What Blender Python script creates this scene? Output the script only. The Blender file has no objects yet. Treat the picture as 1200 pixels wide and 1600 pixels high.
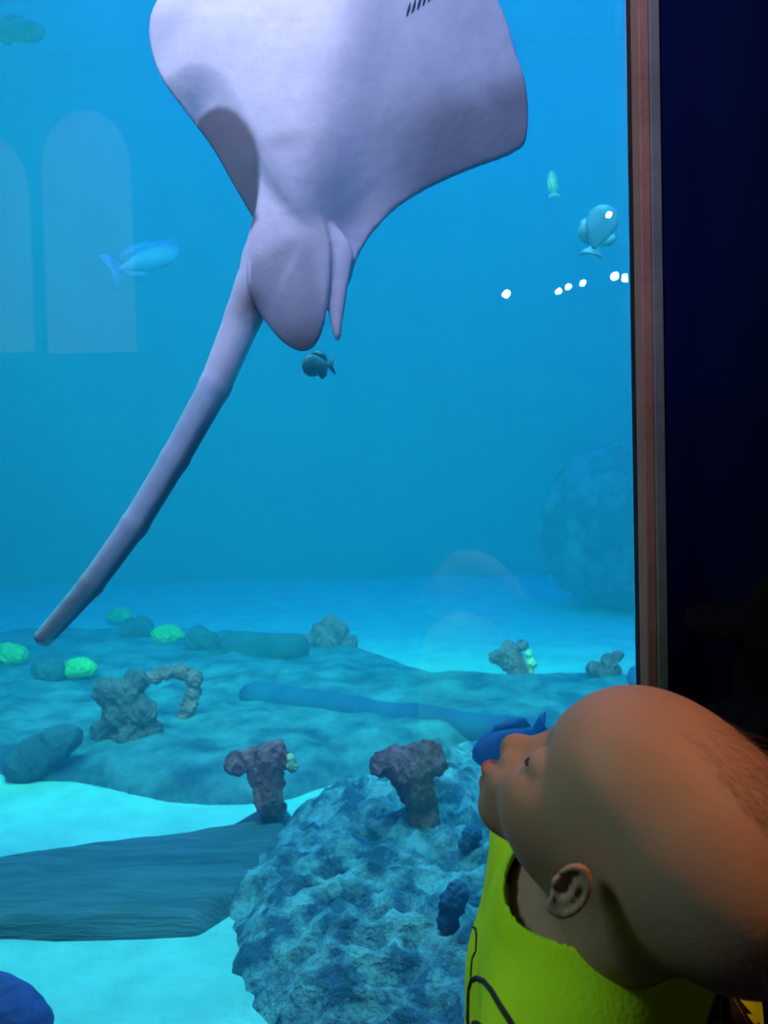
import bpy, bmesh, math, random
import numpy as np
from mathutils import Vector, Matrix, noise
from mathutils.bvhtree import BVHTree

random.seed(7); np.random.seed(7)
SC = bpy.context.scene
COL = SC.collection
R = math.radians

# ------------------------------------------------------------------ camera
F = 1473.0                      # focal length in pixels of the 1200x1600 frame
CAM_Z = 1.05
cam_d = bpy.data.cameras.new('camera')
cam_d.sensor_fit = 'VERTICAL'; cam_d.sensor_height = 24.0
cam_d.lens = 24.0 * F / 1600.0
cam_d.clip_start = 0.01
cam_d.dof.use_dof = True; cam_d.dof.focus_distance = 0.95; cam_d.dof.aperture_fstop = 9.0
cam = bpy.data.objects.new('camera', cam_d); COL.objects.link(cam)
CAM_R = Matrix.Rotation(R(88.0), 3, 'X') @ Matrix.Rotation(R(-1.4), 3, 'Z')
CAM_P = Vector((0, 0, CAM_Z))
cam.matrix_world = Matrix.Translation(CAM_P) @ CAM_R.to_4x4()
SC.camera = cam

# ------------------------------------------------------------------ world, exposure
w = bpy.data.worlds.new('world'); SC.world = w; w.use_nodes = True
w.node_tree.nodes['Background'].inputs[0].default_value = (0.0, 0.0, 0.0, 1)
w.node_tree.nodes['Background'].inputs[1].default_value = 0.0
SC.view_settings.view_transform = 'Standard'
SC.view_settings.look = 'None'
SC.view_settings.gamma = 1.0
SC.view_settings.use_curve_mapping = False
SC.view_settings.exposure = 0.0
SC.cycles.use_denoising = True
SC.cycles.volume_bounces = 1
SC.cycles.max_bounces = 8
SC.cycles.transparent_max_bounces = 16
SC.cycles.caustics_reflective = False
SC.cycles.caustics_refractive = False

# ------------------------------------------------------------------ lights
def area_light(name, loc, target, size, size_y, power, color):
    d = bpy.data.lights.new(name, 'AREA'); d.shape = 'RECTANGLE'
    d.size = size; d.size_y = size_y; d.energy = power; d.color = color
    o = bpy.data.objects.new(name, d); COL.objects.link(o); o.location = loc
    o.rotation_euler = (Vector(target) - Vector(loc)).to_track_quat('-Z', 'Y').to_euler()
    return o
def spot_light(name, loc, target, power, color, angle, blend=0.5, radius=0.03):
    d = bpy.data.lights.new(name, 'SPOT'); d.energy = power; d.color = color
    d.spot_size = R(angle); d.spot_blend = blend; d.shadow_soft_size = radius
    o = bpy.data.objects.new(name, d); COL.objects.link(o); o.location = loc
    o.rotation_euler = (Vector(target) - Vector(loc)).to_track_quat('-Z', 'Y').to_euler()
    return o
SAND_Z = 0.05
TANK_TOP = 5.4
# the overhead lighting rig of the tank
area_light('tank_rig_light', (0.6, 5.3, TANK_TOP - 0.05), (0.6, 5.3, 0), 7.0, 7.5, 700, (0.08, 0.13, 1.0))
# unseen teal-white fill bar, added to brighten the lower water and the sand
FILL_BAR = Vector((-0.3, 2.05, 2.45))
lb = area_light('flood_fill_light', FILL_BAR, (-0.3, 4.9, 0.0), 3.4, 0.12, 94, (0.18, 1.0, 0.64)); lb.data.spread = R(82)
lb2 = area_light('down_fill_light', FILL_BAR, (-0.3, 1.95, 0.0), 3.4, 0.12, 16, (0.22, 1.0, 0.80)); lb2.data.spread = R(64)  # second fill at the same bar, added to brighten the near sand
# unseen violet-white fill behind the lintel, added to light the ray from above
FILL_A = Vector((-0.35, 1.16, 2.52))
area_light('window_fill_light', FILL_A, (-0.05, 1.75, 1.2), 1.0, 0.14, 13, (1.0, 0.78, 1.0))
# violet fill spot behind the camera, added to light the ray's belly evenly
FILL_C = Vector((-0.9, -2.2, 4.25))
spot_light('belly_fill_light', FILL_C, (-0.40, 1.62, 1.45), 690, (0.60, 0.55, 1.2), 28, 0.6, 0.06)
# warm ceiling spot of the hall
LAMP_B = Vector((0.88, 0.16, 2.45))
spot_light('hall_spot_light', LAMP_B, (0.19, 0.49, 0.86), 62, (1.0, 0.38, 0.12), 14, 0.6, 0.03)

# dim unseen fill from the upper left, added to brighten the shirt
FILL_D = Vector((-2.3, 0.0, 3.1))
area_light('hall_fill_light', FILL_D, (0.0, 0.6, 0.7), 0.7, 0.7, 30, (0.58, 1.0, 0.90))

# ------------------------------------------------------------------ helpers
def ray_dir(x, y):
    return CAM_R @ Vector(((x - 600) / F, (800 - y) / F, -1.0))
def at_depth(x, y, d):            # point a distance d along the camera axis
    return CAM_P + ray_dir(x, y) * d
def on_z(x, y, z):                # point on a level plane
    v = ray_dir(x, y); return CAM_P + v * ((z - CAM_Z) / v.z)
def on_y(x, y, Y):                # point on a plane parallel to the window
    v = ray_dir(x, y); return CAM_P + v * (Y / v.y)
def sand(x, y): return on_z(x, y, SAND_Z)

def tag(o, label=None, cat=None, group=None, kind=None):
    if label: o['label'] = label
    if cat: o['category'] = cat
    if group: o['group'] = group
    if kind: o['kind'] = kind
    return o
def empty(name, loc):
    o = bpy.data.objects.new(name, None); COL.objects.link(o); o.location = loc
    o.empty_display_size = 0.05
    return o
def mesh_obj(name, verts, faces, mat, parent=None, smooth=True):
    me = bpy.data.meshes.new(name)
    me.from_pydata([tuple(v) for v in verts], [], [tuple(f) for f in faces])
    me.validate(); me.update()
    if smooth: me.polygons.foreach_set('use_smooth', [True] * len(me.polygons))
    if mat: me.materials.append(mat)
    o = bpy.data.objects.new(name, me); COL.objects.link(o)
    if parent:
        o.parent = parent
        bpy.context.view_layer.update()
        o.matrix_parent_inverse = parent.matrix_world.inverted()
    return o
def bm_obj(name, bm, mat, parent=None, smooth=False):
    me = bpy.data.meshes.new(name); bm.to_mesh(me); bm.free()
    if smooth: me.polygons.foreach_set('use_smooth', [True] * len(me.polygons))
    if mat: me.materials.append(mat)
    o = bpy.data.objects.new(name, me); COL.objects.link(o)
    if parent:
        o.parent = parent
        bpy.context.view_layer.update()
        o.matrix_parent_inverse = parent.matrix_world.inverted()
    return o
def box(bm, lo, hi, bevel=0.0):
    lo = Vector(lo); hi = Vector(hi)
    r = bmesh.ops.create_cube(bm, size=1.0)
    vs = r['verts']
    for v in vs:
        v.co = Vector(((lo.x + hi.x) / 2 + v.co.x * (hi.x - lo.x), (lo.y + hi.y) / 2 + v.co.y * (hi.y - lo.y),
                       (lo.z + hi.z) / 2 + v.co.z * (hi.z - lo.z)))
    if bevel:
        es = list({e for v in vs for e in v.link_edges})
        bmesh.ops.bevel(bm, geom=es, offset=bevel, segments=2, affect='EDGES', profile=0.6)
def box_obj(name, lo, hi, mat, bevel=0.0, parent=None):
    bm = bmesh.new(); box(bm, lo, hi, bevel); return bm_obj(name, bm, mat, parent)
def tube_geo(pts, rad, seg=10, flat=1.0, cap=True):
    """tube along points; rad a list; returns verts, faces"""
    V, Fc = [], []
    pts = [Vector(p) for p in pts]; up = Vector((0.13, 0.27, 0.95))
    for i, p in enumerate(pts):
        t = (pts[min(i + 1, len(pts) - 1)] - pts[max(i - 1, 0)]).normalized()
        s = t.cross(up).normalized(); u = s.cross(t)
        for k in range(seg):
            a = 2 * math.pi * k / seg
            V.append(p + (s * math.cos(a) + u * math.sin(a) * flat) * rad[i])
    for i in range(len(pts) - 1):
        for k in range(seg):
            k2 = (k + 1) % seg
            Fc.append((i * seg + k, i * seg + k2, (i + 1) * seg + k2, (i + 1) * seg + k))
    if cap:
        Fc.append(tuple(range(seg))[::-1]); Fc.append(tuple((len(pts) - 1) * seg + k for k in range(seg)))
    return V, Fc

# ---- materials
def mat(name, color, rough=0.6, metal=0.0, color2=None, scale=8.0, detail=5.0, bump=0.0, bscale=None, spec=0.5, emit=None, estr=0.0, lo=0.35, hi=0.65, vcol=None, sss=0.0, coords='Object', stretch=None):
    m = bpy.data.materials.new(name); m.use_nodes = True
    nt = m.node_tree; b = nt.nodes['Principled BSDF']
    b.inputs['Base Color'].default_value = (*color, 1); b.inputs['Roughness'].default_value = rough
    b.inputs['Metallic'].default_value = metal; b.inputs['Specular IOR Level'].default_value = spec
    tc = nt.nodes.new('ShaderNodeTexCoord'); src = tc.outputs[coords]
    if stretch:
        mp = nt.nodes.new('ShaderNodeMapping'); mp.inputs['Scale'].default_value = stretch
        nt.links.new(src, mp.inputs['Vector']); src = mp.outputs['Vector']
    base = None
    if color2:
        n = nt.nodes.new('ShaderNodeTexNoise'); n.inputs['Scale'].default_value = scale; n.inputs['Detail'].default_value = detail
        n.inputs['Roughness'].default_value = 0.62
        nt.links.new(src, n.inputs['Vector'])
        r = nt.nodes.new('ShaderNodeValToRGB')
        r.color_ramp.elements[0].position = lo; r.color_ramp.elements[1].position = hi
        r.color_ramp.elements[0].color = (*color, 1); r.color_ramp.elements[1].color = (*color2, 1)
        nt.links.new(n.outputs['Fac'], r.inputs['Fac']); base = r.outputs['Color']
    if vcol:
        at = nt.nodes.new('ShaderNodeAttribute'); at.attribute_name = vcol
        if base is None: base = at.outputs['Color']
        else:
            mx = nt.nodes.new('ShaderNodeMix'); mx.data_type = 'RGBA'; mx.blend_type = 'MULTIPLY'
            mx.inputs['Factor'].default_value = 1.0
            nt.links.new(base, mx.inputs[6]); nt.links.new(at.outputs['Color'], mx.inputs[7]); base = mx.outputs[2]
    if base is not None: nt.links.new(base, b.inputs['Base Color'])
    if bump:
        n2 = nt.nodes.new('ShaderNodeTexNoise'); n2.inputs['Scale'].default_value = bscale or scale * 3; n2.inputs['Detail'].default_value = 6
        nt.links.new(src, n2.inputs['Vector'])
        bp = nt.nodes.new('ShaderNodeBump'); bp.inputs['Strength'].default_value = min(1.0, bump); bp.inputs['Distance'].default_value = 0.02
        nt.links.new(n2.outputs['Fac'], bp.inputs['Height']); nt.links.new(bp.outputs['Normal'], b.inputs['Normal'])
    if emit:
        b.inputs['Emission Color'].default_value = (*emit, 1); b.inputs['Emission Strength'].default_value = estr
    if sss:
        b.inputs['Subsurface Weight'].default_value = sss; b.inputs['Subsurface Radius'].default_value = (0.012, 0.005, 0.003)
    return m

M = {}
M['sand'] = mat('sand_grains', (0.26, 0.64, 0.58), 0.9, color2=(0.36, 0.82, 0.74), scale=6, bump=0.35, bscale=30)
M['tank_wall'] = mat('tank_wall_paint', (0.02, 0.13, 0.20), 0.8, color2=(0.03, 0.17, 0.25), scale=1.2)
M['rock'] = mat('reef_rock', (0.04, 0.11, 0.19), 0.95, color2=(0.30, 0.50, 0.54), scale=14, detail=9, bump=1.0, bscale=40, lo=0.42, hi=0.62)
M['reef'] = mat('reef_bed', (0.025, 0.075, 0.14), 0.95, color2=(0.17, 0.33, 0.38), scale=6, detail=9, bump=1.0, bscale=18, lo=0.38, hi=0.70)
M['rock_dark'] = mat('dark_rock', (0.025, 0.05, 0.09), 0.95, color2=(0.07, 0.12, 0.18), scale=9, bump=0.8, bscale=20)
M['slab'] = mat('dark_slab', (0.05, 0.11, 0.14), 0.9, color2=(0.13, 0.22, 0.26), scale=3.0, bump=0.6, bscale=10, stretch=(1.0, 9.0, 9.0))
M['blue_pole'] = mat('blue_pole', (0.015, 0.055, 0.17), 0.9, color2=(0.04, 0.11, 0.25), scale=6, bump=0.3)
M['coral'] = mat('brown_coral', (0.20, 0.035, 0.05), 0.9, color2=(0.62, 0.20, 0.24), scale=22, bump=0.9, bscale=60)
M['coral_dark'] = mat('dark_brown_coral', (0.09, 0.05, 0.07), 0.9, color2=(0.24, 0.12, 0.15), scale=22, bump=0.9, bscale=60)
M['coral_tip'] = mat('pale_polyps', (0.75, 0.62, 0.36), 0.8, color2=(0.85, 0.75, 0.5), scale=40, bump=0.5)
M['green_coral'] = mat('green_coral', (0.10, 0.52, 0.10), 0.8, color2=(0.26, 0.72, 0.20), scale=26, bump=0.7, bscale=70)
M['boulder'] = mat('mottled_boulder', (0.01, 0.02, 0.10), 0.9, color2=(0.30, 0.28, 0.42), scale=3.2, bump=0.8, bscale=9, lo=0.46, hi=0.74)
M['violet'] = mat('violet_stone', (0.05, 0.045, 0.22), 0.7, color2=(0.10, 0.09, 0.34), scale=9, bump=0.4)
M['indigo'] = mat('indigo_scales', (0.010, 0.010, 0.16), 0.6, color2=(0.02, 0.022, 0.28), scale=30)
M['fish_blue'] = mat('blue_scales', (0.008, 0.03, 0.26), 0.6, color2=(0.02, 0.07, 0.42), scale=20)
M['fish_silver'] = mat('silver_scales', (0.20, 0.16, 0.22), 0.4, color2=(0.32, 0.26, 0.34), scale=20)
M['fish_dark'] = mat('slate_scales', (0.02, 0.025, 0.14), 0.6, color2=(0.07, 0.05, 0.20), scale=20)
M['fish_teal'] = mat('teal_scales', (0.05, 0.12, 0.20), 0.5, color2=(0.10, 0.20, 0.30), scale=20)
M['fish_eye'] = mat('fish_eye', (0.01, 0.01, 0.012), 0.2)
M['ray'] = mat('ray_skin', (0.86, 0.86, 0.86), 0.55, color2=(1, 1, 1), scale=16, vcol='tint', bump=0.08, bscale=50)
M['gill'] = mat('gill_slit', (0.05, 0.04, 0.07), 0.8)
M['navy_wall'] = mat('navy_wall_paint', (0.002, 0.008, 0.045), 0.85, color2=(0.003, 0.010, 0.055), scale=5, spec=0.05)
M['black_paint'] = mat('black_paint', (0.012, 0.013, 0.016), 0.85, color2=(0.016, 0.017, 0.02), scale=4)
M['floor'] = mat('dark_carpet', (0.014, 0.015, 0.022), 0.95, color2=(0.022, 0.022, 0.03), scale=60)
M['trim'] = mat('window_trim', (0.30, 0.12, 0.07), 0.7, color2=(0.36, 0.16, 0.10), scale=14, bump=0.1)
M['trim2'] = mat('window_seal', (0.13, 0.14, 0.12), 0.7, color2=(0.18, 0.185, 0.155), scale=14, bump=0.1)
M['skin'] = mat('child_skin', (0.92, 0.92, 0.92), 0.55, color2=(1, 1, 1), scale=30, vcol='tint', bump=0.04, bscale=200, sss=0.0, spec=0.3)
M['shirt'] = mat('lime_shirt', (0.58, 0.90, 0.016), 0.9, color2=(0.64, 0.96, 0.022), scale=24, bump=0.12, bscale=300, spec=0.2)
M['print'] = mat('black_print', (0.012, 0.012, 0.01), 0.8)
M['strap'] = mat('black_strap', (0.012, 0.010, 0.009), 0.8, bump=0.3, bscale=300)
M['stitch'] = mat('tan_stitching', (0.30, 0.17, 0.08), 0.8)
M['trousers'] = mat('navy_trousers', (0.02, 0.025, 0.05), 0.9, color2=(0.03, 0.035, 0.06), scale=40)
M['shoe'] = mat('grey_shoe', (0.12, 0.12, 0.13), 0.7)
M['hair'] = mat('brown_hair', (0.11, 0.062, 0.035), 0.5)
M['lash'] = mat('eyelash', (0.012, 0.008, 0.006), 0.6)
M['eye'] = mat('eyeball', (0.75, 0.75, 0.75), 0.15)
M['hair_dark'] = mat('dark_hair', (0.004, 0.0035, 0.003), 0.8, spec=0.05)
M['jacket'] = mat('black_jacket', (0.0025, 0.0025, 0.0035), 0.95, color2=(0.004, 0.004, 0.005), scale=40, spec=0.04)
M['lamp_metal'] = mat('lamp_metal', (0.05, 0.05, 0.055), 0.4, metal=0.8)
M['lamp_glow'] = mat('lamp_glow', (0.9, 0.9, 0.9), 0.5, emit=(0.95, 1.0, 1.0), estr=70.0)
M['panel_glow'] = mat('lit_panel', (0.5, 0.45, 0.45), 0.6, emit=(0.9, 0.62, 0.72), estr=0.28)

def glass_mat():
    m = bpy.data.materials.new('acrylic_glass'); m.use_nodes = True; nt = m.node_tree
    nt.nodes.remove(nt.nodes['Principled BSDF'])
    out = nt.nodes['Material Output']
    tr = nt.nodes.new('ShaderNodeBsdfTransparent'); gl = nt.nodes.new('ShaderNodeBsdfGlossy')
    gl.inputs['Roughness'].default_value = 0.0
    fr = nt.nodes.new('ShaderNodeFresnel'); fr.inputs['IOR'].default_value = 1.5
    mx = nt.nodes.new('ShaderNodeMixShader')
    nt.links.new(fr.outputs[0], mx.inputs[0]); nt.links.new(tr.outputs[0], mx.inputs[1]); nt.links.new(gl.outputs[0], mx.inputs[2])
    nt.links.new(mx.outputs[0], out.inputs['Surface'])
    return m
M['glass'] = glass_mat()
def water_mat():
    m = bpy.data.materials.new('sea_water'); m.use_nodes = True; nt = m.node_tree
    nt.nodes.remove(nt.nodes['Principled BSDF'])
    out = nt.nodes['Material Output']
    sc = nt.nodes.new('ShaderNodeVolumeScatter'); ab = nt.nodes.new('ShaderNodeVolumeAbsorption'); ad = nt.nodes.new('ShaderNodeAddShader')
    # scatter = color*density ; absorption = (1-color)*density   [per metre]
    sc.inputs['Density'].default_value = 0.12; sc.inputs['Color'].default_value = (0.10, 0.75, 0.95, 1); sc.inputs['Anisotropy'].default_value = 0.0
    ab.inputs['Density'].default_value = 0.30; ab.inputs['Color'].default_value = (0.05, 0.86, 0.93, 1)
    nt.links.new(sc.outputs[0], ad.inputs[0]); nt.links.new(ab.outputs[0], ad.inputs[1]); nt.links.new(ad.outputs[0], out.inputs['Volume'])
    return m
M['water'] = water_mat()

# ------------------------------------------------------------------ signed distance helpers
def smin(a, b, k):
    h = np.clip(0.5 + 0.5 * (b - a) / k, 0, 1); return b * (1 - h) + a * h - k * h * (1 - h)
def smax(a, b, k): return -smin(-a, -b, k)
def ell(p, c, r):
    q = (p - np.array(c, dtype=np.float32)); r = np.array(r, dtype=np.float32)
    k0 = np.sqrt(((q / r) ** 2).sum(-1)); k1 = np.sqrt(((q / (r * r)) ** 2).sum(-1)) + 1e-9
    return k0 * (k0 - 1.0) / k1
def cap(p, a, b, ra, rb=None):
    rb = ra if rb is None else rb
    a = np.array(a, dtype=np.float32); b = np.array(b, dtype=np.float32)
    ab = b - a; t = np.clip(((p - a) @ ab) / (ab @ ab), 0, 1)
    return np.sqrt(((p - a - t[..., None] * ab) ** 2).sum(-1)) - (ra + (rb - ra) * t)
def surface_nets(D, xs, ys, zs):
    ins = D < 0
    nx, ny, nz = D.shape
    c = np.zeros((nx - 1, ny - 1, nz - 1), np.int8)
    for i in (0, 1):
        for j in (0, 1):
            for k in (0, 1): c += ins[i:nx - 1 + i, j:ny - 1 + j, k:nz - 1 + k]
    act = (c > 0) & (c < 8)
    I = np.argwhere(act); idx = -np.ones(act.shape, np.int64); idx[act] = np.arange(len(I))
    acc = np.zeros((len(I), 3)); cnt = np.zeros(len(I))
    ax = (xs, ys, zs)
    cor = [(i, j, k) for i in (0, 1) for j in (0, 1) for k in (0, 1)]
    for a in cor:
        for d in range(3):
            if a[d]: continue
            b = list(a); b[d] = 1
            ia = I + np.array(a); ib = I + np.array(b)
            da = D[ia[:, 0], ia[:, 1], ia[:, 2]]; db = D[ib[:, 0], ib[:, 1], ib[:, 2]]
            s = (da < 0) != (db < 0)
            t = np.where(s, da / np.where(s, da - db, 1), 0)
            pa = np.stack([ax[q][ia[:, q]] for q in range(3)], 1); pb = np.stack([ax[q][ib[:, q]] for q in range(3)], 1)
            acc += np.where(s[:, None], pa + (pb - pa) * t[:, None], 0); cnt += s
    V = acc / cnt[:, None]
    Fs = []
    for d in range(3):
        e1, e2 = [(1, 2), (2, 0), (0, 1)][d]
        sl0 = [slice(None)] * 3; sl1 = [slice(None)] * 3
        sl0[d] = slice(0, -1); sl1[d] = slice(1, None)
        A = ins[tuple(sl0)]; B = ins[tuple(sl1)]
        ch = A != B
        E = np.argwhere(ch)
        ok = (E[:, e1] > 0) & (E[:, e2] > 0) & (E[:, e1] < D.shape[e1] - 1) & (E[:, e2] < D.shape[e2] - 1)
        E = E[ok]; fl = A[E[:, 0], E[:, 1], E[:, 2]]
        def cell(o1, o2):
            q = E.copy(); q[:, e1] -= o1; q[:, e2] -= o2; return idx[q[:, 0], q[:, 1], q[:, 2]]
        Q = np.stack([cell(1, 1), cell(0, 1), cell(0, 0), cell(1, 0)], 1)
        Q[~fl] = Q[~fl][:, ::-1]
        Fs.append(Q)
    return V, np.concatenate(Fs)
def sdf_mesh(f, xs, ys, zs, B=10, slack=1.7):
    """f(points Nx3)->N, evaluated only in blocks near the surface"""
    xs, ys, zs = [np.asarray(a, np.float32) for a in (xs, ys, zs)]
    nx, ny, nz = len(xs), len(ys), len(zs)
    D = np.full((nx, ny, nz), 1.0, np.float32)
    bl = []
    for i in range(0, nx, B):
        for j in range(0, ny, B):
            for k in range(0, nz, B): bl.append((i, min(i + B, nx), j, min(j + B, ny), k, min(k + B, nz)))
    lo = np.array([[xs[b[0]], ys[b[2]], zs[b[4]]] for b in bl]); hi = np.array([[xs[b[1] - 1], ys[b[3] - 1], zs[b[5] - 1]] for b in bl])
    dc = f(((lo + hi) / 2).astype(np.float32))
    rad = np.linalg.norm(hi - lo, axis=1) / 2 * slack + 0.006
    for b, d, r in zip(bl, dc, rad):
        if d < -r: D[b[0]:b[1], b[2]:b[3], b[4]:b[5]] = -1.0
    near = [b for b, d, r in zip(bl, dc, rad) if abs(d) <= r]
    for s in range(0, len(near), 400):
        P, sh = [], []
        for b in near[s:s + 400]:
            g = np.stack(np.meshgrid(xs[b[0]:b[1]], ys[b[2]:b[3]], zs[b[4]:b[5]], indexing='ij'), -1)
            sh.append(g.shape[:3]); P.append(g.reshape(-1, 3))
        v = f(np.concatenate(P)); o = 0
        for b, q in zip(near[s:s + 400], sh):
            n = q[0] * q[1] * q[2]; D[b[0]:b[1], b[2]:b[3], b[4]:b[5]] = v[o:o + n].reshape(q); o += n
    return surface_nets(D, xs, ys, zs)
def grid_axis(lo, hi, flo, fhi, fine, coarse):
    a = np.arange(flo, fhi + fine * .5, fine)
    l = np.arange(flo - coarse, lo - coarse, -coarse)[::-1]; h = np.arange(a[-1] + coarse, hi + coarse, coarse)
    return np.concatenate([l, a, h])
def set_tint(o, cols):
    me = o.data; a = me.color_attributes.new('tint', 'FLOAT_COLOR', 'POINT')
    c = np.ones((len(me.vertices), 4), np.float32); c[:, :3] = cols; a.data.foreach_set('color', c.ravel())
def np_obj(name, V, Q, m, parent=None):
    me = bpy.data.meshes.new(name)
    me.vertices.add(len(V)); me.vertices.foreach_set('co', np.asarray(V, np.float32).ravel())
    me.loops.add(Q.size); me.loops.foreach_set('vertex_index', Q.ravel().astype(np.int32))
    me.polygons.add(len(Q)); me.polygons.foreach_set('loop_start', np.arange(0, Q.size, Q.shape[1], dtype=np.int32))
    me.update(calc_edges=True)
    me.polygons.foreach_set('use_smooth', np.ones(len(Q), bool))
    if m: me.materials.append(m)
    o = bpy.data.objects.new(name, me); COL.objects.link(o)
    if parent:
        o.parent = parent; bpy.context.view_layer.update(); o.matrix_parent_inverse = parent.matrix_world.inverted()
    return o

# ================================================================== THE SETTING
GY = 1.00                                  # hall side of the window pane
TX0, TX1, TY0, TY1 = -6.2, 4.2, 1.03, 9.6  # tank
WX0 = -2.4                                 # left edge of the window
MX0 = on_y(982, 0, 0.945).x                # mullion
xa = on_y(1001, 540, 0.98).x; xb = on_y(1037, 540, 0.972).x
SILL, LINTEL = 0.30, 2.62

def st(o): o['kind'] = 'structure'; return o
st(box_obj('floor', (-3.2, -5.2, -0.1), (3.2, 1.10, 0.0), M['floor']))
st(box_obj('ceiling', (-3.2, -5.2, 4.5), (3.2, 1.10, 4.6), M['black_paint']))
st(box_obj('wall_back', (-3.2, -5.3, 0.0), (3.2, -5.2, 4.5), M['black_paint']))
st(box_obj('wall_left', (-3.3, -5.2, 0.0), (-3.2, 1.10, 4.5), M['black_paint']))
st(box_obj('wall_right', (3.2, -5.2, 0.0), (3.3, 1.10, 4.5), M['black_paint']))
bm = bmesh.new()
box(bm, (xb, GY - 0.01, 0.0), (3.2, GY + 0.02, 4.5))
box(bm, (-3.2, GY - 0.01, 0.0), (WX0, GY + 0.02, 4.5))
box(bm, (WX0, GY - 0.01, 0.0), (xb, GY + 0.02, SILL))
box(bm, (WX0, GY - 0.01, LINTEL), (xb, GY + 0.02, 4.5))
st(bm_obj('wall_front', bm, M['navy_wall']))
win = st(box_obj('window_1', (WX0, GY, SILL), (xa, GY + 0.02, LINTEL), M['glass']))
# the upright between pane and dark wall: a brown frame and a grey-green seal beside it
st(box_obj('trim_1', (xa, 0.972, SILL - 0.04), (xa + (xb - xa) * 0.50, GY + 0.019, LINTEL + 0.04), M['trim'], 0.0015))
st(box_obj('trim_2', (xa + (xb - xa) * 0.50, 0.970, SILL - 0.04), (xb, GY + 0.019, LINTEL + 0.04), M['trim2'], 0.0015))

# tank shell
st(box_obj('tank_wall_back', (TX0, TY1, -0.3), (TX1, TY1 + 0.2, TANK_TOP), M['tank_wall']))
st(box_obj('tank_wall_left', (TX0 - 0.2, GY + 0.03, -0.3), (TX0, TY1 + 0.2, TANK_TOP), M['tank_wall']))
st(box_obj('tank_wall_right', (TX1, GY + 0.03, -0.3), (TX1 + 0.2, TY1 + 0.2, TANK_TOP), M['tank_wall']))
# water
wt = st(box_obj('water', (TX0, GY + 0.021, -0.25), (TX1, TY1, TANK_TOP), M['water']))
tag(wt, 'hazy blue sea water filling the tank', None)
# sand bed
def sand_h(x, y):
    v = Vector((x, y, 0))
    return SAND_Z + 0.030 * noise.noise(v * 0.7) + 0.012 * noise.noise(v * 2.3 + Vector((5, 1, 0))) + 0.004 * noise.noise(v * 9)
def build_sand():
    V, Fc = [], []
    ys = np.concatenate([np.linspace(GY + 0.03, 4.0, 130), np.linspace(4.05, TY1, 90)]); xs = np.linspace(TX0, TX1, 220)
    for y in ys:
        for x in xs: V.append((x, y, sand_h(x, y)))
    n = len(xs)
    for j in range(len(ys) - 1):
        for i in range(n - 1): Fc.append((j * n + i, j * n + i + 1, (j + 1) * n + i + 1, (j + 1) * n + i))
    o = mesh_obj('sand_bed', V, Fc, M['sand']); st(o)
build_sand()

# ================================================================== THE STINGRAY
def poly_dist(X, Y, poly):
    """signed distance (positive inside) to a polygon, X,Y 2-D arrays"""
    d = np.full(X.shape, 1e9); ins = np.zeros(X.shape, bool)
    n = len(poly)
    for i in range(n):
        x0, y0 = poly[i]; x1, y1 = poly[(i + 1) % n]
        ex, ey = x1 - x0, y1 - y0; t = np.clip(((X - x0) * ex + (Y - y0) * ey) / (ex * ex + ey * ey + 1e-9), 0, 1)
        d = np.minimum(d, np.hypot(X - x0 - t * ex, Y - y0 - t * ey))
        c = ((y0 > Y) != (y1 > Y)) & (X < (x1 - x0) * (Y - y0) / (y1 - y0 + 1e-12) + x0)
        ins ^= c
    return np.where(ins, d, -d)
def smooth_poly(p, n=2):
    for _ in range(n):
        q = []
        for i in range(len(p)):
            a, b = p[i], p[(i + 1) % len(p)]
            q += [(a[0] * .75 + b[0] * .25, a[1] * .75 + b[1] * .25), (a[0] * .25 + b[0] * .75, a[1] * .25 + b[1] * .75)]
        p = q
    return p
def line_dist(X, Y, pts):
    d = np.full(np.shape(X), 1e9)
    for (x0, y0), (x1, y1) in zip(pts[:-1], pts[1:]):
        ex, ey = x1 - x0, y1 - y0; t = np.clip(((X - x0) * ex + (Y - y0) * ey) / (ex * ex + ey * ey), 0, 1)
        d = np.minimum(d, np.hypot(X - x0 - t * ex, Y - y0 - t * ey))
    return d
def sstep(x, a, b):
    t = np.clip((x - a) / (b - a), 0, 1); return t * t * (3 - 2 * t)
RAY_D = 1.62
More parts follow.
